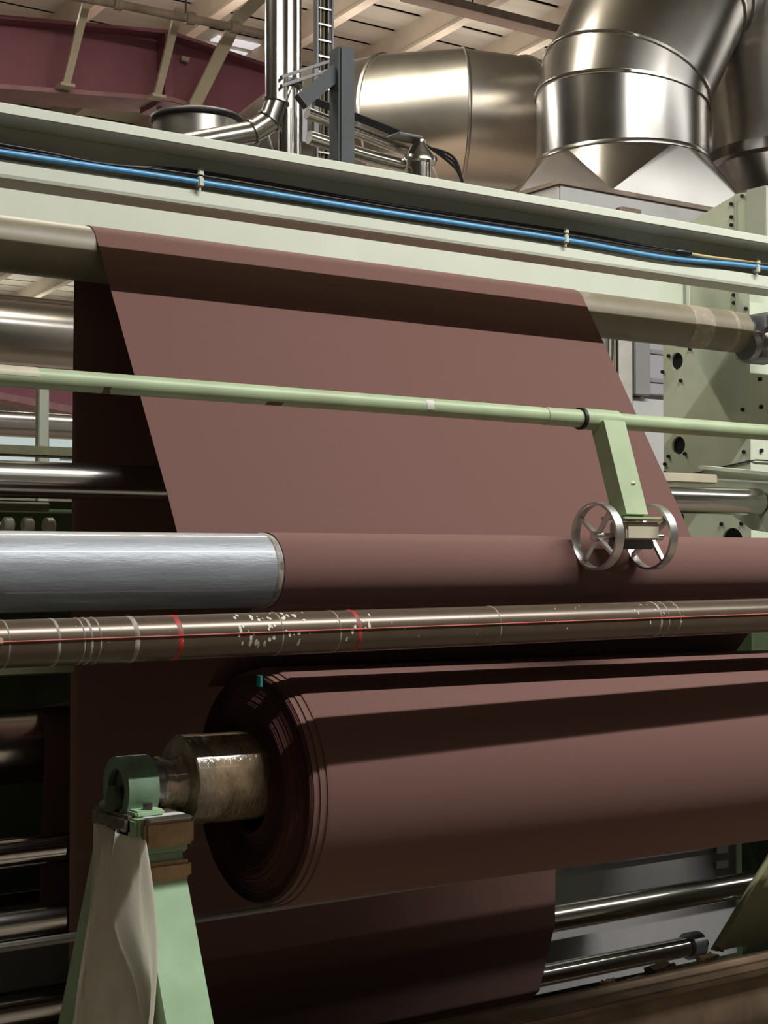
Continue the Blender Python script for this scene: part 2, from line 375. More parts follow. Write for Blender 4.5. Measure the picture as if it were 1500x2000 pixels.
pth = [(1.5, 9.0, 5.20), (3.75, 9.0, 5.335), (4.5, 9.0, 5.36), (5.1, 9.0, 5.37), (5.48, 9.0, 5.36)]
G().tube(smooth_path(pth, 5), .028, 10).build('pipe', PIPE_R, pz, 40)
for k in (4.1, 4.62, 4.95): G().cyl((k, 9.0, 5.355 + (k - 4.1) * .02), (k + .06, 9.0, 5.357 + (k - 4.1) * .02), .043, 10).build('coupling', PIPE_R, pz, 40)
for k in (2.6, 4.62): G().cyl((k, 9.0, 5.27 if k < 4 else 5.36), (k, 9.0, 6.25), .008, 6).build('hanger_rod', DKSTEEL, pz)
tr = thing('cable_tray', (7.4, 8.8, 5.8), 'dusty grey cable tray under the roof above the round duct', 'tray')
G().box(6.3, 9.2, 8.78, 8.92, 5.80, 5.812).build('tray_base', BEIGE, tr)
for k in (6.9, 8.1): G().cyl((k, 8.85, 5.81), (k, 8.85, 6.27), .008, 6).build('hanger_rod', DKSTEEL, tr)
for yy in (8.775, 8.92): G().box(6.3, 9.2, yy, yy + .008, 5.80, 5.86).build('tray_side', PIPE_R, tr)
# rear maroon girder far behind, and the bright roof light beside the strut
g2 = thing('roof_girder', (5, 15, 3.9), 'distant maroon girder with pale pink flange seen under the silver duct at left', 'girder')
girder_part(15, 15.03, [(3.0, 4.22), (9.5, 3.40)], [(3.0, 3.79), (9.5, 2.97)], 'web', MAROON, g2)
girder_part(14.85, 15.2, [(3.0, 3.79), (9.5, 2.97)], [(3.0, 3.72), (9.5, 2.90)], 'bottom_flange', MAROONL, g2)
sl = thing('roof_light', (5.75, 11.5, 6.0), 'bright ribbed translucent roof panel beside the slanting strut', 'skylight')
for k in range(5): G().box(6.05, 6.75, 11.2 + k * .22, 11.34 + k * .22, roof_z(11.2 + k * .22) - .03, roof_z(11.2 + k * .22) - .018).build('rib', SKYL, sl)

# ------------------------------------------------------------------ ducts
def ring_at(c, ax, r, seg=40):
    ax = Vector(ax).normalized(); u = ax.cross(Vector((0, 0, 1)) if abs(ax.z) < .9 else Vector((0, 1, 0))).normalized(); v = ax.cross(u)
    return [Vector(c) + (u * math.cos(2 * PI * k / seg) + v * math.sin(2 * PI * k / seg)) * r for k in range(seg)]
def duct_run(root, pts, r, mat, seams=True, seg=40, band=.012, name='duct_segment'):
    """mitred sheet-metal duct: one part per straight segment, a raised seam band at every mitre"""
    P = [Vector(p) for p in pts]; n = len(P); rr = r if isinstance(r, (list, tuple)) else [r] * n
    d = [(P[i + 1] - P[i]).normalized() for i in range(n - 1)]
    # transported frame so that neighbouring mitre rings correspond
    u = d[0].cross(Vector((0, 0, 1)) if abs(d[0].z) < .9 else Vector((0, 1, 0))).normalized()
    frames = []
    for i in range(n - 1):
        u = (u - d[i] * u.dot(d[i])).normalized(); frames.append((u.copy(), d[i].cross(u)))
    def ring(i, si, scale=1.0):
        un, vn = frames[si]; nrm = (d[max(i - 1, 0)] + d[min(i, n - 2)]).normalized(); out = []
        for k in range(seg):
            q = (un * math.cos(2 * PI * k / seg) + vn * math.sin(2 * PI * k / seg)) * rr[i] * scale
            t = -q.dot(nrm) / d[si].dot(nrm); out.append(P[i] + q + d[si] * t)
        return out
    for i in range(n - 1):
        s = G(); s.rings([ring(i, i), ring(i + 1, i)], cap=(i == 0 or i == n - 2)); s.build(name, mat, root, 40)
    if seams:
        for i in range(1, n - 1):
            a = ring(i, i - 1, 1.0); nrm = d[i - 1]
            s = G(); s.rings([[p - nrm * band for p in a], [p - nrm * band * .6 + (p - P[i]).normalized() * .010 for p in a], [p + nrm * band * .6 + (p - P[i]).normalized() * .010 for p in a], [p + nrm * band for p in a]], cap=False)
            s.build('seam_band', mat, root, 60)
# conical/gored elbow duct in the middle
ed = thing('elbow_duct', (5.6, 7.3, 3.9), 'large round sheet-metal duct with gored elbow behind the slate post', 'duct')
R = .39; bx, by, br = 5.78, 7.74, .74; zc = 4.375
pts = [(10.5, by - br, zc), (6.9, by - br, zc), (bx, by - br, zc)]
for t in (28, 62): pts.append((bx - br * math.sin(math.radians(t)), by - br * math.cos(math.radians(t)), zc))
pts += [(4.97, 7.95, zc + .04), (5.0, 9.0, zc - .06), (5.08, 10.2, zc - .2)]
duct_run(ed, pts, [R, R, R, R, R * .99, .37, .35, .34], DUCT)
# diagonal lagged pipe running down to the left behind the vertical pipes
# big hopper duct on the right
hd = thing('hopper_duct', (5.66, 5.97, 3.6), 'huge shiny duct elbow rising from a square hopper at upper right', 'duct')
cx, cy, rr = 5.66, 5.97, .455
z0, zr = 3.60, 3.90
sq = [(5.15, 5.5), (6.17, 5.5), (6.17, 6.44), (5.15, 6.44)]
N = 40; ringp = [(cx + rr * math.cos(2 * PI * k / N), cy + rr * math.sin(2 * PI * k / N), zr) for k in range(N)]
v = [(x, y, z0) for x, y in sq] + ringp; f = []
def near_corner(k):
    a = (2 * PI * k / N) % (2 * PI); q = int(a // (PI / 2)); return (2, 3, 0, 1)[q]
for k in range(N):
    c0, c1 = near_corner(k + .25), near_corner(k + 1.25)
    f.append((4 + k, 4 + (k + 1) % N, c0))
    if c0 != c1: f.append((4 + (k + 1) % N, c0, c1))
obj('hopper', v, f, DUCT2, hd, 12)
G().box(5.14, 6.18, 5.49, 6.45, 3.590, 3.601).build('hopper_flange', PIPE_R, hd)
def step(p, L, a): return (p[0] + L * math.sin(math.radians(a)), p[1], p[2] + L * math.cos(math.radians(a)))
p1 = (cx, cy, 4.22); p2 = step(p1, .12, 15); p3 = step(p2, .62, 30); p4 = step(p3, .15, 43); p5 = step(p4, 1.30, 52)
pts = [(cx, cy, zr), p1, p2, p3, p4, p5]
duct_run(hd, pts, rr, DUCT2)
G().lathe((cx, cy, zr - .012), (cx, cy, zr + .02), [(0, rr), (.004, rr + .008), (.024, rr + .008), (.03, rr)], 40, False).build('seam_band', DUCT2, hd, 60)
# second vertical duct at the right edge
sd = thing('vertical_duct', (6.75, 5.75, 3.588), 'vertical round duct with flared foot at the right edge of the picture', 'duct')
c2 = (6.78, 5.80)
G().lathe((*c2, 4.06), (*c2, 4.85), [(0, .42), (.79, .42)], 40).build('duct_segment', DUCT, sd, 40)
G().lathe((*c2, 3.84), (*c2, 4.08), [(0, .33), (.17, .40), (.18, .45), (.24, .45)], 40).build('flared_foot', DUCT2, sd, 40)
for i, (dx, dy) in enumerate(((-.24, -.10), (-.12, -.22), (.04, -.28))): G().cyl((c2[0] + dx, c2[1] + dy, 3.588), (c2[0] + dx, c2[1] + dy, 3.86), .05, 14).build('stub_pipe', DKSTEEL if i % 2 else CHROME2, sd, 40)
# ducts seen at the far left through the machine
hdl = thing('horizontal_duct', (2.8, 9, 2.98), 'broad silver duct seen at left between top roller and green rail', 'duct')
duct_run(hdl, [(1.2, 9, 3.195), (3.0, 9, 3.195), (4.6, 9, 3.195)], .212, DUCT2, False)
hd2 = thing('horizontal_duct', (3.4, 11, 2.7), 'slim silver duct far back at left, just under the green rail', 'duct')
duct_run(hd2, [(1.5, 11, 2.80), (3.6, 11, 2.80), (5.6, 11, 2.80)], .095, DUCT2, False)
# domed cowl behind the beam
cw = thing('round_cowl', (3.40, 6.5, 0), 'silver cowl with dark rubber rim just above the pale green beam', 'cowl')
G().lathe((3.40, 6.5, 0), (3.40, 6.5, 3.87), [(0, .205), (3.5, .205), (3.8, .208), (3.87, .21)], 36).build('cowl_body', DUCT, cw, 40)
G().rings([[Vector((3.40 + (.212 + .014 * math.cos(b_)) * math.cos(a), 6.5 + (.212 + .014 * math.cos(b_)) * math.sin(a), 3.885 + .018 * math.sin(b_))) for b_ in [2 * PI * j / 8 for j in range(8)]] for a in [2 * PI * k / 40 for k in range(40)]], loop=True).build('rim', DARK, cw, 50)
# vertical service pipes, bracket, ladder tray
def vpipe(label, x, y, r, zlo, zhi, mat, elbow=None, flange=None):
    t = thing('service_pipe', (x, y, zlo), label, 'pipe', 'vertical service pipes')
    if elbow:
        P = [Vector((x, y, zhi)), Vector((x, y, zlo + .14)), Vector((x - .03, y + .01, zlo + .05)), Vector((x - .11, y + .03, zlo - .01)), Vector((x - .8, y + .12, zlo - .22))]
        duct_run(t, P, r, mat, True, 20, .006, 'pipe_segment')
    else: G().cyl((x, y, zlo), (x, y, zhi), r, 20).build('pipe_segment', mat, t, 40)
    if flange: G().lathe((x, y, flange), (x, y, flange + .03), [(0, r), (.004, r + .03), (.026, r + .03), (.03, r)], 20).build('flange', DKSTEEL, t, 40)
    return t
vpipe('tall silver pipe left of the ladder tray, bending away at its foot', 3.542, 6.0, .052, 3.74, 6.3, DUCT2, elbow=True)
vpipe('tall silver pipe close beside the ladder tray, with dark flange', 3.636, 6.06, .044, 3.2, 6.3, DUCT2, flange=3.98)
vpipe('thin grey pipe squeezed between silver pipe and ladder tray', 3.70, 6.08, .022, 3.2, 6.3, CHROME2)
lt = thing('ladder_tray', (3.74, 6.0, 3.2), 'upright ladder-like cable tray with many short rungs beside silver pipes', 'cable tray')
for dx in (0.0, .085): G().box(3.742 + dx, 3.752 + dx, 5.97, 6.0, 3.2, 6.25).build('side_rail', DKSTEEL, lt)
rung = G().box(3.744, 3.835, 5.975, 5.99, 3.30, 3.308).build('rung', CHROME2, lt)
for k in range(1, 26): copy_at(rung, (0, 0, .075 * k), lt)
for dx in (.02, .045, .065): G().tube([(3.745 + dx, 5.995, 3.2), (3.747 + dx, 5.997, 4.5), (3.745 + dx, 5.995, 6.2)], .009, 6).build('cable', DARK if dx != .045 else OLIVE, lt, 40)
bk = thing('pipe_bracket', (3.66, 5.94, 3.98), 'dark steel angle bracket clamping the vertical silver pipes', 'bracket')
for dz in (0, .04): G().bar((3.52, 5.92, 3.93 + dz), (3.80, 5.92, 4.06 + dz), .02, .014).build('bar', DKSTEEL, bk)
G().box(3.70, 3.725, 5.925, 5.945, 3.75, 4.05).build('upright', DKSTEEL, bk)
G().box(3.64, 3.665, 5.93, 5.95, 3.70, 3.90).build('valve_body', GREYSTEEL, bk)
# slate grey post with a brace
ps = thing('steel_post', (3.19, 4.9, 2.6), 'slate grey square post with side brace standing behind the beam', 'post')
G().bev(3.155, 3.228, 4.87, 4.95, 0.0, 3.757, .008).build('post', POST, ps, 30)
G().bar((3.17, 4.92, 3.665), (3.03, 4.95, 3.535), .045, .06, (0, 0, 1)).build('brace', POST, ps)
# sloping pipes with cables and small vent stub behind the post
sp = thing('sloping_pipe', (3.5, 5.6, 3.4), 'pair of thin silver pipes sloping down to the right behind the post', 'pipe')
G().tube([(3.46, 5.6, 3.72), (3.80, 5.6, 3.665), (4.14, 5.6, 3.61)], .026, 14).build('upper_pipe', CHROME2, sp, 40)
G().tube([(3.44, 5.55, 3.60), (3.72, 5.55, 3.565), (3.93, 5.55, 3.55)], .030, 14).build('lower_pipe', CHROME2, sp, 40)
for k in range(3): G().tube(smooth_path([(3.46, 5.54, 3.745 + .012 * k), (3.75, 5.54, 3.70 + .012 * k), (4.0, 5.54, 3.655 + .01 * k), (4.20, 5.54, 3.63 - .02 * k), (4.26, 5.54, 3.52)], 5), .006, 6).build('cable', DARK, sp, 40)
vs = thing('vent_stub', (4.04, 5.5, 3.3), 'short silver vent stub with flat cap poking above the beam', 'vent')
G().cyl((3.985, 5.5, 0.0), (3.985, 5.5, 3.56), .055, 20).build('stub', CHROME, vs, 40)
G().lathe((3.985, 5.5, 3.56), (3.985, 5.5, 3.66), [(0, .075), (.02, .075), (.08, .03), (.1, .03)], 20).build('cone', CHROME2, vs, 40)
G().bev(3.84, 3.97, 5.45, 5.55, 3.655, 3.667, .003).build('cap_plate', DKSTEEL, vs)
db = thing('duct_support', (4.75, 6.2, 3.3), 'small brown bent bracket under the round duct', 'bracket')
G().tube([(4.50, 6.3, 3.86), (4.62, 6.3, 3.80), (4.68, 6.3, 3.70), (4.68, 6.3, 0.0)], .03, 8).build('leg', PIPE_R, db, 40)

# ------------------------------------------------------------------ white housing behind the machine
ho = thing('dryer_housing', (6.3, 6.4, 0), 'white sheet-metal dryer housing behind the machine at right', 'housing')
G().bev(4.78, 8.5, 5.47, 7.4, 0.0, 3.575, .01).build('body', WHITE, ho)
G().box(4.77, 8.5, 5.455, 7.4, 3.568, 3.588).build('roof_edge', PIPE_R, ho)
G().bev(5.22, 5.70, 5.44, 5.47, 1.2, 2.58, .004).build('door_panel', WHITE, ho)
G().bev(5.315, 5.60, 5.42, 5.47, 2.60, 3.2, .004).build('side_panel', LAV, ho)
for zz in (2.66, 2.80): G().box(5.315, 5.60, 5.412, 5.42, zz, zz + .02).build('strap', GREYP, ho)
G().bev(5.20, 5.305, 5.40, 5.47, 2.59, 3.0, .004).build('upright', GREYP, ho)
G().bev(5.09, 5.185, 5.40, 5.47, 1.9, 3.0, .004).build('stained_column', RUSTP, ho)
G().cyl((5.06, 5.40, 2.2), (5.06, 5.40, 3.0), .022, 14).build('pipe', CHROME, ho, 40)
G().bev(5.12, 5.25, 5.40, 5.45, 3.30, 3.495, .004).build('bracket', PIPE_R, ho)

# ------------------------------------------------------------------ machine side frame at right (green)
sf = thing('side_frame', (4.5, 4.0, 0), 'tall pale green machine side frame with round holes at right', 'machine frame')
outline = [(3.955, 1.70), (4.41, 1.70), (4.41, 2.95), (4.285, 3.115), (4.012, 3.185), (3.955, 3.18)]
holes = [(4.335, 2.58, .034), (4.328, 2.245, .036), (4.335, 1.955, .036), (4.05, 1.86, .055)]
plate_with_holes('side_plate', outline, holes, .012, SIDE, sf, lambda u, v_, t: (4.406 + t, u, v_))
G().box(4.412, 4.72, 4.15, 4.41, .95, 2.9).build('rear_box', DARK, sf)  # coloured black to stand in for the shaded inside behind the holes
G().box(4.412, 5.2, 3.955, 3.965, 1.70, 3.18).build('front_plate', SIDE, sf)
G().box(4.412, 5.2, 3.957, 3.967, .95, 1.70).build('lower_plate', DKGREEN, sf)  # both lower plates coloured dark to stand in for the black gap above the roll
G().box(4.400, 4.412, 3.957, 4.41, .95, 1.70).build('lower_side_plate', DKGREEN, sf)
G().bev(4.395, 4.412, 4.012, 4.025, 2.55, 3.185, .003).build('weld_rib', PALE2, sf)
G().bev(4.385, 4.412, 3.86, 3.955, 2.85, 3.185, .003).build('edge_rib', PALE2, sf)
bolts = [(4.41, 2.545), (4.375, 2.605), (4.26, 2.62), (4.31, 2.50), (3.99, 2.36), (4.38, 2.205), (4.29, 2.21), (4.40, 2.175), (4.40, 2.14), (3.985, 2.20), (3.985, 2.10), (4.38, 2.02), (4.28, 2.02), (4.10, 1.93), (4.0, 1.93),
         (4.04, 3.15), (4.04, 3.10), (4.04, 3.07), (3.985, 3.17), (4.03, 2.86), (4.03, 2.83), (4.03, 2.80), (4.03, 2.77), (3.97, 2.74)]
hb = G().cyl((4.392, 4.41, 2.545), (4.401, 4.41, 2.545), .0075, 8).build('bolt', DARK, sf)
for (y, z) in bolts[1:]: copy_at(hb, (0, y - 4.41, z - 2.545), sf)
for i, (x, z) in enumerate(((4.45, 2.475), (4.455, 2.37), (4.455, 2.205), (4.53, 2.30))): G().cyl((x, 3.946, z), (x, 3.956, z), .008, 8).build('bolt', DARK, sf)
G().tube([(4.396, 4.41, 2.11), (4.396, 4.2, 2.135), (4.396, 3.955, 2.165), (4.42, 3.945, 2.168), (4.9, 3.945, 2.168)], .003, 6).build('seam_line', DARK, sf)
# header plate between the side frames
hp = thing('header_plate', (2.4, 4.15, 2.69), 'long flat pale green plate behind the top roller, lit from the front', 'plate')
G().bev(0.2, 4.12, 4.15, 4.18, 2.685, 2.98, .004).build('plate', PALE, hp)
G().bev(4.12, 4.30, 4.16, 4.30, 2.685, 2.98, .004).build('end_plate', SIDE, hp)
G().box(4.26, 4.275, 4.145, 4.16, 2.685, 2.98).build('weld_rib', PALE2, hp)

# ------------------------------------------------------------------ crossbeam with cables
YB = 3.47; YW = 3.572; YL = 3.536; YR = 3.625      # front of the flange, web, lower lip, rear edge
def kz(z): return 1.8 + (z - 1.8) * YB / 3.41
def kw(z): return 1.8 + (z - 1.8) * YL / 3.51
cb = thing('crossbeam', (2.6, 3.5, kw(2.70)), 'long pale green channel beam across the top of the machine', 'beam')
XB0, XB1 = 0.3, 5.4
G().bev(XB0, XB1, YB, YW + .012, kz(2.830), kz(2.857), .003).build('top_flange', PALE, cb)
G().bev(XB0, XB1, YW, YW + .012, kw(2.712), kz(2.831), .002).build('web', PALE2, cb)
G().prism_x([(YL, kw(2.716)), (YL + .003, kw(2.708)), (YL + .010, kw(2.704)), (YR, kw(2.704)), (YR, kw(2.716)), (YW + .014, kw(2.72)), (YW + .014, kw(2.752)), (YL + .004, kw(2.752)), (YL, kw(2.749))], XB0, XB1).build('bottom_lip', PALE, cb)
YC = 3.527
def cz(z): return 1.8 + (z - 1.8) * YC / 3.44
def cx_(x): return x * YC / 3.44
def cable(name, label, pts, r, mat, n=8):
    o = G().tube(smooth_path(pts, n), r, 10).build(name, mat, None, 50); return tag(o, label, 'cable')
cable('black_cable', 'black cable along the crossbeam web, above the blue hose', [(0.410, YC, cz(2.765)), (1.316, YC, cz(2.766)), (1.589, YC, cz(2.758)), (1.856, YC, cz(2.776)), (2.461, YC, cz(2.770)), (3.107, YC, cz(2.774)), (3.383, YC, cz(2.770)), (3.599, YC, cz(2.767))], .0045, BLACKC)
cable('black_cable', 'second black cable sagging close below the first on the crossbeam', [(0.410, YC, cz(2.757)), (1.316, YC, cz(2.757)), (1.589, YC, cz(2.760)), (1.856, YC - .004, cz(2.766)), (2.461, YC, cz(2.762)), (3.107, YC - .002, cz(2.763)), (3.383, YC, cz(2.762)), (3.599, YC, cz(2.764))], .0035, BLACKC)
cable('blue_hose', 'bright blue air hose clipped along the pale crossbeam', [(0.410, YC, cz(2.748)), (1.316, YC, cz(2.748)), (1.856, YC, cz(2.750)), (2.461, YC, cz(2.747)), (3.107, YC, cz(2.748)), (3.533, YC, cz(2.741)), (3.961, YC, cz(2.757)), (4.716, YC, cz(2.76))], .0075, BLUE)
cable('yellow_cable', 'yellow cable joined to the black ones near the right end', [(3.630, YC, cz(2.766)), (3.742, YC, cz(2.765)), (3.961, YC, cz(2.773)), (4.152, YC, cz(2.784)), (4.716, YC, cz(2.80))], .0055, YELL)
tag(G().lathe((3.578, YC, cz(2.766)), (3.650, YC, cz(2.766)), [(0, .006), (.01, .011), (.045, .012), (.07, .006)], 12).build('cable_joint', BLACKC, None, 40), 'small black connector where black cables meet the yellow one', 'connector')
for i, x in enumerate((1.853, 3.107, 3.961)):
    t = thing('cable_clip', (x, YC, cz(2.74)), ('plastic clip holding hose and cables at left of the beam', 'plastic clip holding hose and cables above the handwheels', 'plastic clip holding blue hose and yellow cable at right')[i], 'clip', 'cable clips on the crossbeam')
    G().bev(x - .008, x + .008, YC - .010, YL + .006, cz(2.738), cz(2.764), .003).build('lower_saddle', CLIP, t)
    G().bev(x - .009, x + .009, YC - .010, YW, cz(2.765), cz(2.784), .003).build('upper_saddle', CLIP, t)
    G().cyl((x, YC, cz(2.728)), (x, YC, cz(2.739)), .004, 8).build('screw', CLIP, t)

# ------------------------------------------------------------------ rollers
def roller(name, label, y, z, r, x0, x1, mat, cham=.006, journal=None, seg=48, cat='roller'):
    t = thing(name, ((x0 + x1) / 2, y, z - r), label, cat)
    L = x1 - x0
    G().lathe((x0, y, z), (x1, y, z), [(0, r - cham), (cham, r), (L - cham, r), (L, r - cham)], seg).build('barrel', mat, t, 35)
    if journal:
        G().cyl((x0 - journal[1], y, z), (x0 + .002, y, z), journal[0], 20).build('journal', CHROME2, t, 40)
        G().cyl((x1 - .002, y, z), (x1 + journal[1], y, z), journal[0], 20).build('journal', CHROME2, t, 40)
    return t
TR = (3.90, 2.631, .075)
tr_ = roller('top_roller', 'drab grey-brown top guide roller carrying the brown cloth', *TR, 0.3, 4.285, TOPROLL, .006)
G().lathe((3.98, 3.9, 2.631), (4.08, 3.9, 2.631), [(0, .0752), (.01, .0765), (.08, .0765), (.1, .0752)], 48, False).build('tape_band', TAPEB, tr_, 35)
G().lathe((4.19, 3.9, 2.631), (4.21, 3.9, 2.631), [(0, .0752), (.004, .0758), (.016, .0758), (.02, .0752)], 48, False).build('scuff_ring', TAPEB, tr_, 35)
G().cyl((4.28, 3.9, 2.631), (4.296, 3.9, 2.631), .071, 40).build('end_plate', DKSTEEL, tr_, 40)
G().cyl((4.29, 3.9, 2.631), (4.40, 3.9, 2.631), .028, 24).build('journal', CHROME2, tr_, 40)
bb = thing('bearing_block', (4.36, 3.88, 2.5), 'grey steel bearing block at the right end of the top roller', 'bearing')
G().bev(4.32, 4.40, 3.80, 3.955, 2.60, 2.70, .01).build('block', GREYSTEEL, bb, 30)
G().lathe((4.27, 3.86, 2.575), (4.40, 3.86, 2.575), [(0, .052), (.012, .062), (.10, .062), (.13, .055)], 28).build('housing', GREYSTEEL, bb, 40)
G().cyl((4.34, 3.70, 2.60), (4.34, 3.84, 2.585), .040, 22).build('clamp_screw', CHROME2, bb, 40)
G().bar((4.30, 3.68, 2.615), (4.46, 3.68, 2.58), .012, .012).build('tommy_bar', DKSTEEL, bb)
G().bev(4.29, 4.325, 3.80, 3.83, 2.53, 2.62, .004).build('jaw', GREYSTEEL, bb, 30)
MR = (2.92, 1.773, .081)
mr = roller('middle_roller', 'scuffed shiny steel middle roller, bare at left of the cloth', *MR, 0.2, 5.3, SLEEVE, .004, (.03, .12))
G().lathe((1.683, 2.92, 1.773), (1.697, 2.92, 1.773), [(0, .0812), (.003, .0825), (.011, .0825), (.014, .0812)], 48, False).build('film_edge', GREYM, mr, 40)
roller('shadow_rod', 'thin dark rod added behind the brown bar to shadow the wound roll', 2.82, 1.645, .033, 1.1, 4.35, DKSTEEL, .003, None, 24, 'rod')  # unseen rod, added only to cast the second shadow stripe on the roll
gr = roller('guide_roller', 'small dark guide roller behind the middle roller', 3.230, 1.72, .03, 1.2, 4.3, DKSTEEL, .003)
ch = roller('chrome_roller', 'mirror-bright chrome roller passing behind the sloping cloth', 3.70, 1.998, .047, 0.3, 4.165, CHROME2, .018, (.018, .12))
lr = roller('chrome_roller', 'polished chrome roller at lower right under the wound roll', 4.035, .566, .046, 0.6, 4.57, CHROME2, .008, (.02, .1))
lr2 = roller('chrome_roller', 'lower shorter chrome roller above the debris trough', 4.14, .342, .037, 0.6, 4.24, CHROME2, .008, (.016, .1))
G().cyl((4.24, 4.14, .342), (4.30, 4.14, .342), .05, 18).build('bearing', GREYSTEEL, lr2, 40)
l1 = roller('rear_sleeve_roller', 'dark glossy roller with cloth wrap behind the machine at lower left', 4.32, 1.255, .112, 0.5, 4.2, CHROME2, .004)
l2 = roller('chrome_roller', 'slim chrome roller at left, beside the plastic-wrapped trestle head', 4.040, .997, .0456, 0.5, 4.2, CHROME, .004)
l3 = roller('chrome_roller', 'scuffed chrome roller at left, level with the hanging plastic sheet', 4.040, .804, .048, 0.5, 3.0, CHROME2, .004)
l4 = roller('chrome_roller', 'thin chrome roller glinting in the dark behind a cloth corner at left', 4.6, .745, .032, 0.5, 3.0, CHROME, .004)

# ------------------------------------------------------------------ cloth web through the machine
XL, XR = 1.700, 3.455
def arc(c, r, a0, a1, n=14):
    return [(c[0] + r * math.cos(math.radians(a0 + (a1 - a0) * k / n)), c[1] + r * math.sin(math.radians(a0 + (a1 - a0) * k / n))) for k in range(n + 1)]
RT = .0765
path = [(4.30, 0.12), (4.07, .318)] + arc((4.035, .566), .0475, 215, 180, 6)[0:7]
path += [(3.985, .70), (3.985, 1.4), (3.982, 2.2)]
path += arc((TR[0], TR[1]), RT, 0, 150, 26)
# tangent down the slope to the hidden guide roller, under it, up and over the middle roller
path += [(3.40, 1.957), (3.31, 1.797)] + arc((3.230, 1.72), .0315, 332, 240, 8) + arc((MR[0], MR[1]), .0825, 75, 300, 40) + [(3.10, 1.60), (3.19, 1.50)]
def cloth(name, path, x0, x1, th, mat, parent=None):
    n = len(path); P = [Vector((0, a, b_)) for a, b_ in path]; nrm = []
    for i in range(n):
        t = (P[min(i + 1, n - 1)] - P[max(i - 1, 0)]).normalized(); nrm.append(Vector((0, -t.z, t.y)))
    v = []
    for x in (x0, x1):
        for s in (-.5, .5): v += [(x, P[i].y + nrm[i].y * th * s, P[i].z + nrm[i].z * th * s) for i in range(n)]
    f = []
    for i in range(n - 1):
        f += [(i, i + 1, 2 * n + i + 1, 2 * n + i), (n + i, 3 * n + i, 3 * n + i + 1, n + i + 1), (i, n + i, n + i + 1, i + 1), (2 * n + i, 2 * n + i + 1, 3 * n + i + 1, 3 * n + i)]
    f += [(0, 2 * n, 3 * n, n), (n - 1, 2 * n - 1, 4 * n - 1, 3 * n - 1)]
    return obj(name, v, f, mat, parent, 30)
web = cloth('cloth_web', path, XL, XR, .0018, FAB)
tag(web, 'wide brown cloth running over the rollers, sloping down across the middle', 'cloth')
# cloth wrapped on the rear lower-left roller and another loose run
rw = cloth('cloth_loop', [(3.99, 1.405)] + arc((4.32, 1.255), .115, 110, 200, 14) + [(4.24, 1.0), (4.24, .80), (4.40, .70)], XL + .02, XR, .002, FAB)
tag(rw, 'dark brown cloth looped round the rear roller at lower left', 'cloth')

# ------------------------------------------------------------------ wound roll
RC = Vector((1.70, 3.01, 1.287)); RR = .266
axis = Vector((1.0, 0.0, -.010)).normalized()
rl = thing('cloth_roll', (2.6, 3.01, 1.0), 'big wound roll of brown cloth resting in the green trestle', 'fabric roll')
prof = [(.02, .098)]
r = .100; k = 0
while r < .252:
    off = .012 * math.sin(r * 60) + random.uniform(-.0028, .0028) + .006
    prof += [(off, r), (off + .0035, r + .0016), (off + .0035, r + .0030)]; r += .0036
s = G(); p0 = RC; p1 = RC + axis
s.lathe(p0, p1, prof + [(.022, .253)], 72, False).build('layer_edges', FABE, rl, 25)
outer = [(.022, .253), (.022, .2565), (.036, .2567), (.036, .2605), (.052, .2608), (.052, .2638), (.060, RR), (1.80, RR), (1.802, .24), (1.80, .10)]
G().lathe(p0, p1, outer, 96, False).build('outer_wrap', FAB, rl, 35)
RK = RC + Vector((0, 0, .029))
core = G().lathe(RK - axis * .165, RK, [(0, .020), (0, .0945), (.003, .0975), (.19, .0975)], 40).build('core_tube', WRAP, rl, 30)
G().lathe(RK - axis * .1655, RK, [(0, .094), (.002, .0985), (.040, .0985), (.042, .0972)], 40, False).build('tape_ring', TAPE2, core, 30)
jn = G().lathe(RK - axis * .30, RK - axis * .16, [(0, .036), (.055, .038), (.06, .052), (.09, .052), (.095, .040), (.14, .042)], 24).build('journal', DKSTEEL, rl, 35)
G().lathe(RK - axis * .235, RK - axis * .16, [(0, .040), (.02, .056), (.045, .050), (.07, .058)], 18).build('film_wrap', WRAP, jn, 60)
G().bev(1.695, 1.702, 2.935, 2.952, 1.517, 1.542, .001).build('marker_tag', TEAL, rl)

# ------------------------------------------------------------------ scuffed brown bar in front and its red cord
BRr = .0432
def bar_c(x):   # centre line: slightly skewed against the machine
    return Vector((x, 2.640 + (x - .97) * .018, 1.647 + (x - .97) * .0035))
wb = thing('worn_bar', (1.6, 2.43, 1.60), 'long scuffed brown steel bar with paint marks across the foreground', 'bar')
G().cyl(bar_c(0.2), bar_c(4.4), BRr, 48).build('tube', BAR, wb, 40)
def mark(x, wd, mat, name='paint_ring'):
    x *= 1.096; a, c = bar_c(x), bar_c(x + wd); G().lathe(a, c, [(0, BRr + .0001), (wd * .3, BRr + .0006), (wd * .7, BRr + .0006), (wd, BRr + .0001)], 40, False).build(name, mat, wb, 40)
from math import tan, atan, radians
for x, wd, mt in ((0.905, .003, GREYM), (0.989, .006, GREYM), (1.035, .003, GREYM), (1.047, .005, GREYM), (1.064, .003, GREYM), (1.128, .010, GREYM), (1.21, .011, REDM), (1.585, .010, REDM), (1.545, .003, GREYM), (1.42, .003, GREYM), (1.93, .003, GREYM), (2.38, .006, GREYM), (2.405, .003, GREYM), (2.44, .003, GREYM)):
    mark(x, wd, mt)
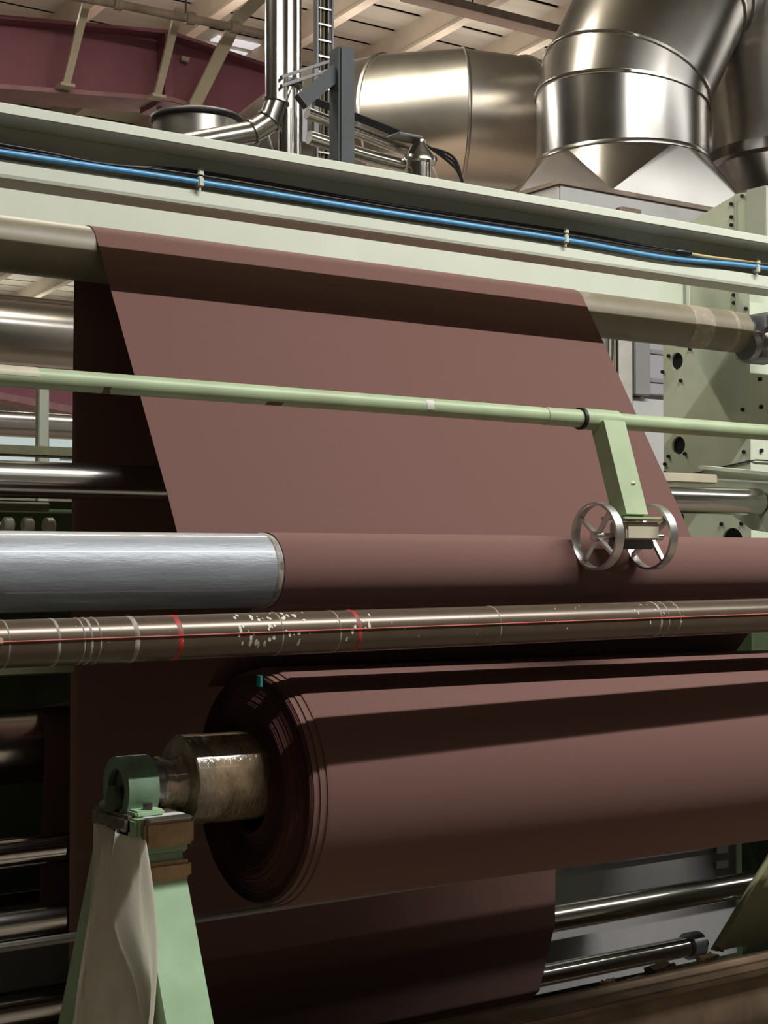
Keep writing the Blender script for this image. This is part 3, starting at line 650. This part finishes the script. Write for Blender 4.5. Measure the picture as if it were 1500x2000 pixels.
def spatter(x0, x1, n, a0, a1, sz):
    s = G()
    for _ in range(n):
        x = random.uniform(x0, x1) * 1.096; a = math.radians(random.uniform(a0, a1)); c = bar_c(x); q = random.uniform(.3, 1) * sz; e = q * random.uniform(.6, 2.2)
        pts = []
        for k in range(7):
            th = 2 * PI * k / 7; dx = q * math.cos(th) * random.uniform(.7, 1.2); da = e * math.sin(th) * random.uniform(.7, 1.2) / BRr
            pts.append((c.x + dx, c.y - (BRr + .0006) * math.cos(a + da), c.z + (BRr + .0006) * math.sin(a + da)))
        s.add(pts, [tuple(range(7))])
    o = s.build('paint_spatter', CLIP, wb); o['kind'] = 'stuff'
spatter(1.33, 1.48, 46, -25, 75, .0045); spatter(2.30, 2.46, 16, -10, 80, .003); spatter(1.0, 2.4, 26, -30, 70, .0018); spatter(1.56, 1.62, 8, -20, 60, .004)
G().tube([bar_c(x) + Vector((0, -.0448, .006)) for x in (0.93, 1.5, 2.2, 3.0, 4.3)], .0016, 6).build('red_cord', CORD, wb, 50)
G().bev(0.93, 0.98, 2.590, 2.597, 1.650, 1.661, .002).build('cord_tape', CARD, wb)

# ------------------------------------------------------------------ green rail with handwheel bracket
def rail_c(x): return Vector((x, 2.86, 2.149 - (x - 2.0) * .0042))
ra = thing('green_rail', (2.2, 2.86, 2.12), 'long light green tubular rail crossing in front of the cloth', 'rail')
G().cyl(rail_c(0.2), rail_c(5.2), .0210, 32).build('tube', GREEN, ra, 40)
G().cyl(rail_c(2.45), rail_c(2.565), .0222, 32).build('scratch_band', GREEN, ra, 40)
def rail_patch(name, x0, x1, a0, a1, mat, n=8):
    # thin patch lying on the tube, angles measured in the YZ plane (90 = top, 180 = towards the aisle)
    v = []
    for x in (x0, x1):
        c = rail_c(x)
        for k in range(n + 1):
            a = math.radians(a0 + (a1 - a0) * k / n); jit = random.uniform(-.002, .002) if x == x1 else 0
            v.append((x + jit, c.y + .0214 * math.cos(a), c.z + .0214 * math.sin(a)))
    obj(name, v, [(k, k + 1, n + 1 + k + 1, n + 1 + k) for k in range(n)], mat, ra, 40)
rail_patch('rust_mark', 1.28, 1.296, 205, 265, BROWNF); rail_patch('rust_mark', 2.08, 2.10, 135, 200, RUSTP); rail_patch('rust_mark', 1.66, 1.70, 225, 262, BROWNF)
rail_patch('bare_patch', 0.95, 1.145, 95, 178, CREAM)
hw = thing('handwheel_bracket', (2.62, 2.78, 1.77), 'green arm hanging from the rail with two spoked aluminium wheels', 'wheel bracket')
G().cyl(rail_c(2.570), rail_c(2.685), .0265, 32).build('sleeve', GREEN, hw, 40)
G().cyl(rail_c(2.562), rail_c(2.572), .0275, 32).build('collar', DARK, hw, 40)
G().bar((2.645, 2.845, 2.135), (2.645, 2.765, 1.90), .072, .05, (0, 1, .34)).build('arm', GREEN, hw)
G().cyl((2.655, 2.772, 1.985), (2.655, 2.768, 1.98), .008, 10).build('plug', CLIP, hw)
G().bev(2.585, 2.725, 2.725, 2.81, 1.893, 1.901, .002).build('foot_plate', GREEN, hw)
G().bev(2.605, 2.715, 2.735, 2.80, 1.845, 1.888, .004).build('axle_block', CREAM, hw, 30)
G().bev(2.60, 2.71, 2.75, 2.80, 1.822, 1.845, .003).build('under_block', DKSTEEL, hw)
G().cyl((2.535, 2.78, 1.853), (2.765, 2.78, 1.853), .009, 14).build('axle', CHROME2, hw, 40)
for dx in (.02, .1): G().cyl((2.595 + dx, 2.79, 1.90), (2.595 + dx, 2.79, 1.912), .006, 8).build('bolt', CHROME2, hw)
def wheel(xc, rot, lab):
    s = G(); wd = .026; ro, ri = .0825, .0765
    s.lathe((xc - wd / 2, 2.78, 1.853), (xc + wd / 2, 2.78, 1.853), [(0, ri), (.001, ro), (wd - .001, ro), (wd, ri), (wd - .001, ri - .0005), (.001, ri - .0005), (0, ri)], 48, False)
    w_ = s.build('wheel', ALU, hw, 35); w_['label'] = lab
    G().lathe((xc - .014, 2.78, 1.853), (xc + .014, 2.78, 1.853), [(0, .008), (.002, .013), (.026, .013), (.028, .008)], 20).build('hub', ALU, w_, 40)
    for k in range(4):
        a = rot + k * PI / 2; d = Vector((0, math.cos(a), math.sin(a))); c = Vector((xc, 2.78, 1.853))
        G().bar(c + d * .010, c + d * .077, .007, .013, (1, 0, 0)).build('spoke', ALU, w_)
wheel(2.548, math.radians(38), 'left aluminium spoked wheel'); wheel(2.728, math.radians(55), 'right aluminium spoked wheel')

# ------------------------------------------------------------------ right-hand fittings of the chrome roller
ar = thing('roller_arm', (4.1, 3.6, 1.85), 'dark green arm plate holding the chrome roller end at right', 'bracket')
G().prism_x([(3.98, 2.13), (3.40, 2.055), (3.36, 1.90), (3.46, 1.86), (3.75, 1.90), (3.95, 2.02)], 4.175, 4.20).build('arm_plate', SIDE, ar)
G().bar((4.19, 3.99, 2.135), (4.19, 3.38, 2.062), .06, .012).build('arm_flange', PALE, ar)
G().bar((4.12, 3.95, 2.09), (4.14, 3.62, 2.062), .03, .006).build('lip', PALE, ar)
G().lathe((4.16, 3.70, 1.998), (4.18, 3.70, 1.998), [(0, .03), (.01, .036), (.02, .036)], 20).build('boss', DKGREEN, ar, 40)
G().cyl((4.165, 3.58, 2.045), (4.175, 3.58, 2.045), .009, 8).build('bolt', PALE, ar)
tag(G().bev(2.0, 4.09, 3.83, 3.87, 2.065, 2.098, .004).build('cream_bar', CREAM), 'flat cream bar just above the chrome roller at right', 'bar')

# ------------------------------------------------------------------ trestle with bearing
ts = thing('trestle', (1.44, 3.0, 0), 'green A-frame trestle carrying the roll at lower left', 'trestle')
def leg(y0, z0_, y1, z1_, mat, nm='leg'):
    G().rings([[(x, y + dy, z) for x, dy in ((1.385, -.035), (1.487, -.035), (1.487, .035), (1.385, .035))] for y, z in ((y0, z0_), (y1, z1_))]).build(nm, mat, ts)
leg(2.94, 1.20, 2.41, 0.0, TREST); leg(3.07, 1.20, 3.60, 0.0, TREST)
G().bev(1.385, 1.487, 2.60, 3.40, .45, .52, .004).build('cross_tie', TREST, ts)
G().bev(1.380, 1.500, 2.895, 3.095, 1.185, 1.262, .005).build('head_block', TREST, ts)
G().bev(1.392, 1.505, 2.875, 2.925, 1.205, 1.258, .006).build('tape_wrap', TAPE, ts, 30)
G().bev(1.372, 1.50, 2.925, 3.105, 1.225, 1.266, .008).build('film_wrap', TAPE2, ts, 30)
G().bev(1.395, 1.497, 2.868, 2.945, 1.135, 1.175, .008).build('film_band', TAPE, ts, 30)
G().bev(1.402, 1.500, 2.876, 2.935, 1.258, 1.264, .002).build('white_card', WHITE, ts)
ARCHG = paint('dull_bearing_green', (0.16, 0.25, 0.16), 0.5, 0.2, 14, dirt=(0.06, 0.07, 0.05))
pb = thing('pillow_block', (1.425, 3.01, 1.264), 'green arched pillow-block bearing on top of the trestle', 'bearing')
bz = 1.312
# arch: outer horseshoe profile with round bore, as stacked rings
outer_p, inner_p = [], []
for k in range(28):
    a = -40 + 260 * k / 27
    outer_p.append((3.01 + .066 * math.cos(math.radians(a)), bz + .068 * math.sin(math.radians(a))))
    inner_p.append((3.01 + .040 * math.cos(math.radians(a)), bz + .042 * math.sin(math.radians(a))))
outer_p[0] = (3.066, 1.264); outer_p[-1] = (2.954, 1.264); inner_p[0] = (3.038, 1.268); inner_p[-1] = (2.982, 1.268)
v = []; x0, x1 = 1.388, 1.458
for x in (x0, x1): v += [(x, *p) for p in outer_p] + [(x, *p) for p in inner_p]
n = 28; f = []
for i in range(n - 1):
    f += [(i, i + 1, n + i + 1, n + i), (2 * n + i, 3 * n + i, 3 * n + i + 1, 2 * n + i + 1), (i, 2 * n + i, 2 * n + i + 1, i + 1), (n + i, n + i + 1, 3 * n + i + 1, 3 * n + i)]
f += [(0, n, 3 * n, 2 * n), (n - 1, 3 * n - 1, 4 * n - 1, 2 * n - 1)]
obj('arch', v, f, ARCHG, pb, 30)
G().bev(1.39, 1.456, 2.915, 3.105, 1.262, 1.276, .004).build('base_foot', TREST, pb, 30)
for yy in (2.93, 3.09): G().cyl((1.423, yy, 1.276), (1.423, yy, 1.290), .011, 6).build('bolt', DKSTEEL, pb)
G().lathe((1.372, 3.01, bz - .02), (1.39, 3.01, bz - .02), [(0, .018), (.004, .026), (.018, .028)], 20).build('end_cap', DKGREEN, pb, 40)
# hanging plastic sheet
s = []; NU, NV = 28, 40; f = []
for j in range(NV + 1):
    t = j / NV
    for i in range(NU + 1):
        u = i / NU
        ya = 3.065 + .075 * t; yb_ = 2.815 - .115 * t - .015 * math.sin(t * 3)
        y = ya + (yb_ - ya) * u
        z = 1.235 - t * (.43 + .10 * u + .02 * math.sin(u * 7))
        fold = .027 * math.sin(u * 9 + 2.2 * t) * (.25 + t) + .010 * math.sin(u * 21 - 3 * t) * (.35 + .4 * t) + .012 * math.sin(5 * t + 6 * u)
        crease = .022 * math.exp(-((u - .30 - .45 * t) / .05) ** 2) + .016 * math.exp(-((u - .85 + .25 * t) / .04) ** 2) * (1 - t) - .014 * math.exp(-((u - .12 - .1 * t) / .03) ** 2)
        pinch = crease - .05 * math.exp(-((u - .62 - .22 * (1 - t)) / .06) ** 2) * t * (1.2 - t)
        s.append((1.362 - .02 * t + fold * .8 + pinch, y, z))
for j in range(NV):
    for i in range(NU):
        a = j * (NU + 1) + i; f.append((a, a + 1, a + NU + 2, a + NU + 1))
bag = obj('plastic_sheet', s, f, BAG, None, 60)
md = bag.modifiers.new('thickness', 'SOLIDIFY'); md.thickness = .0012
tag(bag, 'crumpled milky plastic sheet hanging from the trestle head', 'plastic sheet')

# ------------------------------------------------------------------ lower machine: tray edge, panels, trough, rear left bits
tag(G().bev(0.3, 4.07, 3.69, 3.74, .824, .836, .003).build('tray_plate', GREYP), 'thin pale metal tray edge just below the wound roll', 'tray')
gp = thing('grey_screen', (3.9, 4.35, .3), 'grey sheet panel behind the polished roller at lower right', 'panel')
G().bev(2.6, 4.74, 4.35, 4.37, .20, .70, .003).build('sheet', GREYP, gp); G().bev(2.6, 4.70, 4.33, 4.35, .64, .70, .003).build('top_strip', GREYSTEEL, gp)
for k in range(3): G().box(4.60, 4.66, 4.32, 4.33, .50 + k * .06, .53 + k * .06).build('scraped_patch', WHITE, gp)
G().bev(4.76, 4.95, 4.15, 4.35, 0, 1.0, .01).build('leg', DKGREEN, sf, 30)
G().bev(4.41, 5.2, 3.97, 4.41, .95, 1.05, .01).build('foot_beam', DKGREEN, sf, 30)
G().cyl((4.60, 4.035, .566), (4.70, 4.035, .566), .05, 24).build('blue_bearing', BLUEP, lr, 40)
tg = thing('trough', (3.6, 3.8, 0), 'rusty brown plinth and trough at the bottom right', 'trough')
G().bev(1.9, 5.2, 3.47, 3.53, 0, .445, .006).build('front_wall', BROWNF, tg)
G().bev(1.9, 5.2, 3.44, 3.60, .445, .468, .005).build('curb', BROWNF, tg)
G().box(1.9, 5.2, 3.53, 4.10, .10, .14).build('base', BROWNF, tg)
G().bev(1.9, 4.2, 3.70, 3.76, .36, .40, .004).build('inner_ledge', OLIVE, tg)
br_ = thing('diagonal_brace', (4.1, 3.7, .4), 'olive green sloping brace plate at the right edge near the floor', 'brace')
G().prism_y([(3.93, .46), (4.55, 1.08), (4.75, 1.08), (4.75, .46)], 3.70, 3.73).build('brace_plate', OLIVE, br_)
G().bar((3.93, 3.69, .47), (4.55, 3.69, 1.09), .03, .02, (0, 1, 0)).build('flange', OLIVE, br_)
sw = thing('grease_fitting', (4.45, 4.05, .45), 'small dull metal fitting under the polished roller at right', 'fitting')
G().lathe((4.42, 4.02, .455), (4.50, 4.02, .455), [(0, .02), (.02, .028), (.05, .028), (.08, .018)], 14).build('body', GREYSTEEL, sw, 40)
G().tube(smooth_path([(4.44, 4.02, .46), (4.40, 3.98, .49), (4.36, 4.0, .47)], 5), .008, 8).build('hose', CHROME2, sw, 40)
def scrap(name, label, x, y, z, sx, sy, sz, mat, rz):
    bm = bmesh.new(); bmesh.ops.create_cube(bm, size=1); bmesh.ops.subdivide_edges(bm, edges=bm.edges[:], cuts=2, use_grid_fill=True)
    for q in bm.verts:
        q.co = Vector((q.co.x * sx * random.uniform(.75, 1.1), q.co.y * sy * random.uniform(.75, 1.1), q.co.z * sz * random.uniform(.6, 1.25)))
    bm.transform(Matrix.Rotation(rz, 4, 'Z')); zmin = min(q.co.z for q in bm.verts); bm.verts.index_update()
    v = [(q.co.x + x, q.co.y + y, q.co.z - zmin + z) for q in bm.verts]; f = [tuple(q.index for q in fa.verts) for fa in bm.faces]; bm.free()
    return tag(obj(name, v, f, mat, None), label, 'scrap', 'debris in the trough')
scrap('wood_scrap', 'pale torn scrap lying in the trough, left of the others', 3.46, 3.73, .40, .05, .03, .03, CARD, .3)
scrap('cardboard_scrap', 'flat tan cardboard scrap in the trough under the chrome roller end', 3.98, 3.79, .398, .10, .04, .02, CARD, .2)
scrap('cardboard_scrap', 'dark crumpled scrap in the trough between the tan ones', 3.74, 3.78, .398, .12, .05, .025, BROWNF, .2)
scrap('dust_clump', 'grey dust clump on the trough edge beside the pale scrap', 3.58, 3.73, .40, .07, .03, .018, GREYP, .1)
tag(G().cyl((3.0, 4.25, .48), (3.95, 4.25, .48), .03, 18).build('green_pipe', TREST, None, 40), 'faded green pipe glimpsed between the two lower chrome rollers', 'pipe')
# left side bits behind the machine
tag(G().bev(0.4, 4.2, 4.55, 4.62, 2.118, 2.150, .004).build('olive_rail', OLIVE), 'olive painted flat rail just above the chrome roller at left', 'rail')
pg = thing('grey_post', (2.43, 6, 2.2), 'thin grey-green post standing before the distant windows at left', 'post')
G().bev(2.405, 2.45, 5.98, 6.02, 0, 2.52, .004).build('upright', PALE2, pg); G().bev(2.39, 2.465, 5.96, 6.04, 0, .03, .004).build('base', PALE2, pg)
vp = thing('valve_pipe', (1.35, 4.3, 1.9), 'short olive pipe with grey valve below the chrome roller at left', 'pipe')
G().cyl((0.4, 4.3, 1.958), (1.76, 4.3, 1.950), .014, 18).build('pipe', OLIVE, vp, 40)
for x in (1.63, 1.69, 1.755): G().lathe((x - .016, 4.28, 1.895), (x + .016, 4.28, 1.895), [(0, .018), (.006, .024), (.026, .024), (.032, .016)], 14).build('valve_body', PALE2, vp, 40)
G().cyl((0.6, 4.32, 1.90), (1.62, 4.32, 1.885), .02, 14).build('lower_pipe', GREYP, vp, 40)
ob = tag(G().bev(0.3, 1.69, 3.93, 3.95, 1.487, 1.510, .004).build('olive_ledge', OLIVE), 'olive ledge behind the brown bar at left', 'ledge')
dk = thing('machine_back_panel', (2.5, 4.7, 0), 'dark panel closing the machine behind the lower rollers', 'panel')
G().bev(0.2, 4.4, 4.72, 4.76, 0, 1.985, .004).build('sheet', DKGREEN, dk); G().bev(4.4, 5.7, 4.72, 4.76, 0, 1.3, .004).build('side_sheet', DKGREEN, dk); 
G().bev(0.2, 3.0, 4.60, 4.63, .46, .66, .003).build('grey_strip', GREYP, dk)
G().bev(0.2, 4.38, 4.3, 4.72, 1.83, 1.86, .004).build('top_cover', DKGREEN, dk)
# distant windows at left with a small white notice
for i, (x0, x1, mt) in enumerate(((9.6, 10.3, LITWIN), (11.1, 12.2, LITWIN), (12.26, 13.6, LITWIN))):
    wn = tag(G().box(x0, x1, 29.96, 29.99, 3.55, 4.35).build('window_%d' % (i + 1), mt), kind='structure')
    for xx in (x0 - .06, x1): G().box(xx, xx + .06, 29.92, 29.99, 3.5, 4.4).build('window_frame', DKGREEN, wn)
    G().box(x0 - .06, x1 + .06, 29.92, 29.99, 3.47, 3.55).build('window_sill', PALE2, wn)
tag(G().box(12.5, 12.9, 29.90, 29.94, 3.82, 4.05).build('notice', WHITE), 'small white notice on the distant window', 'notice')
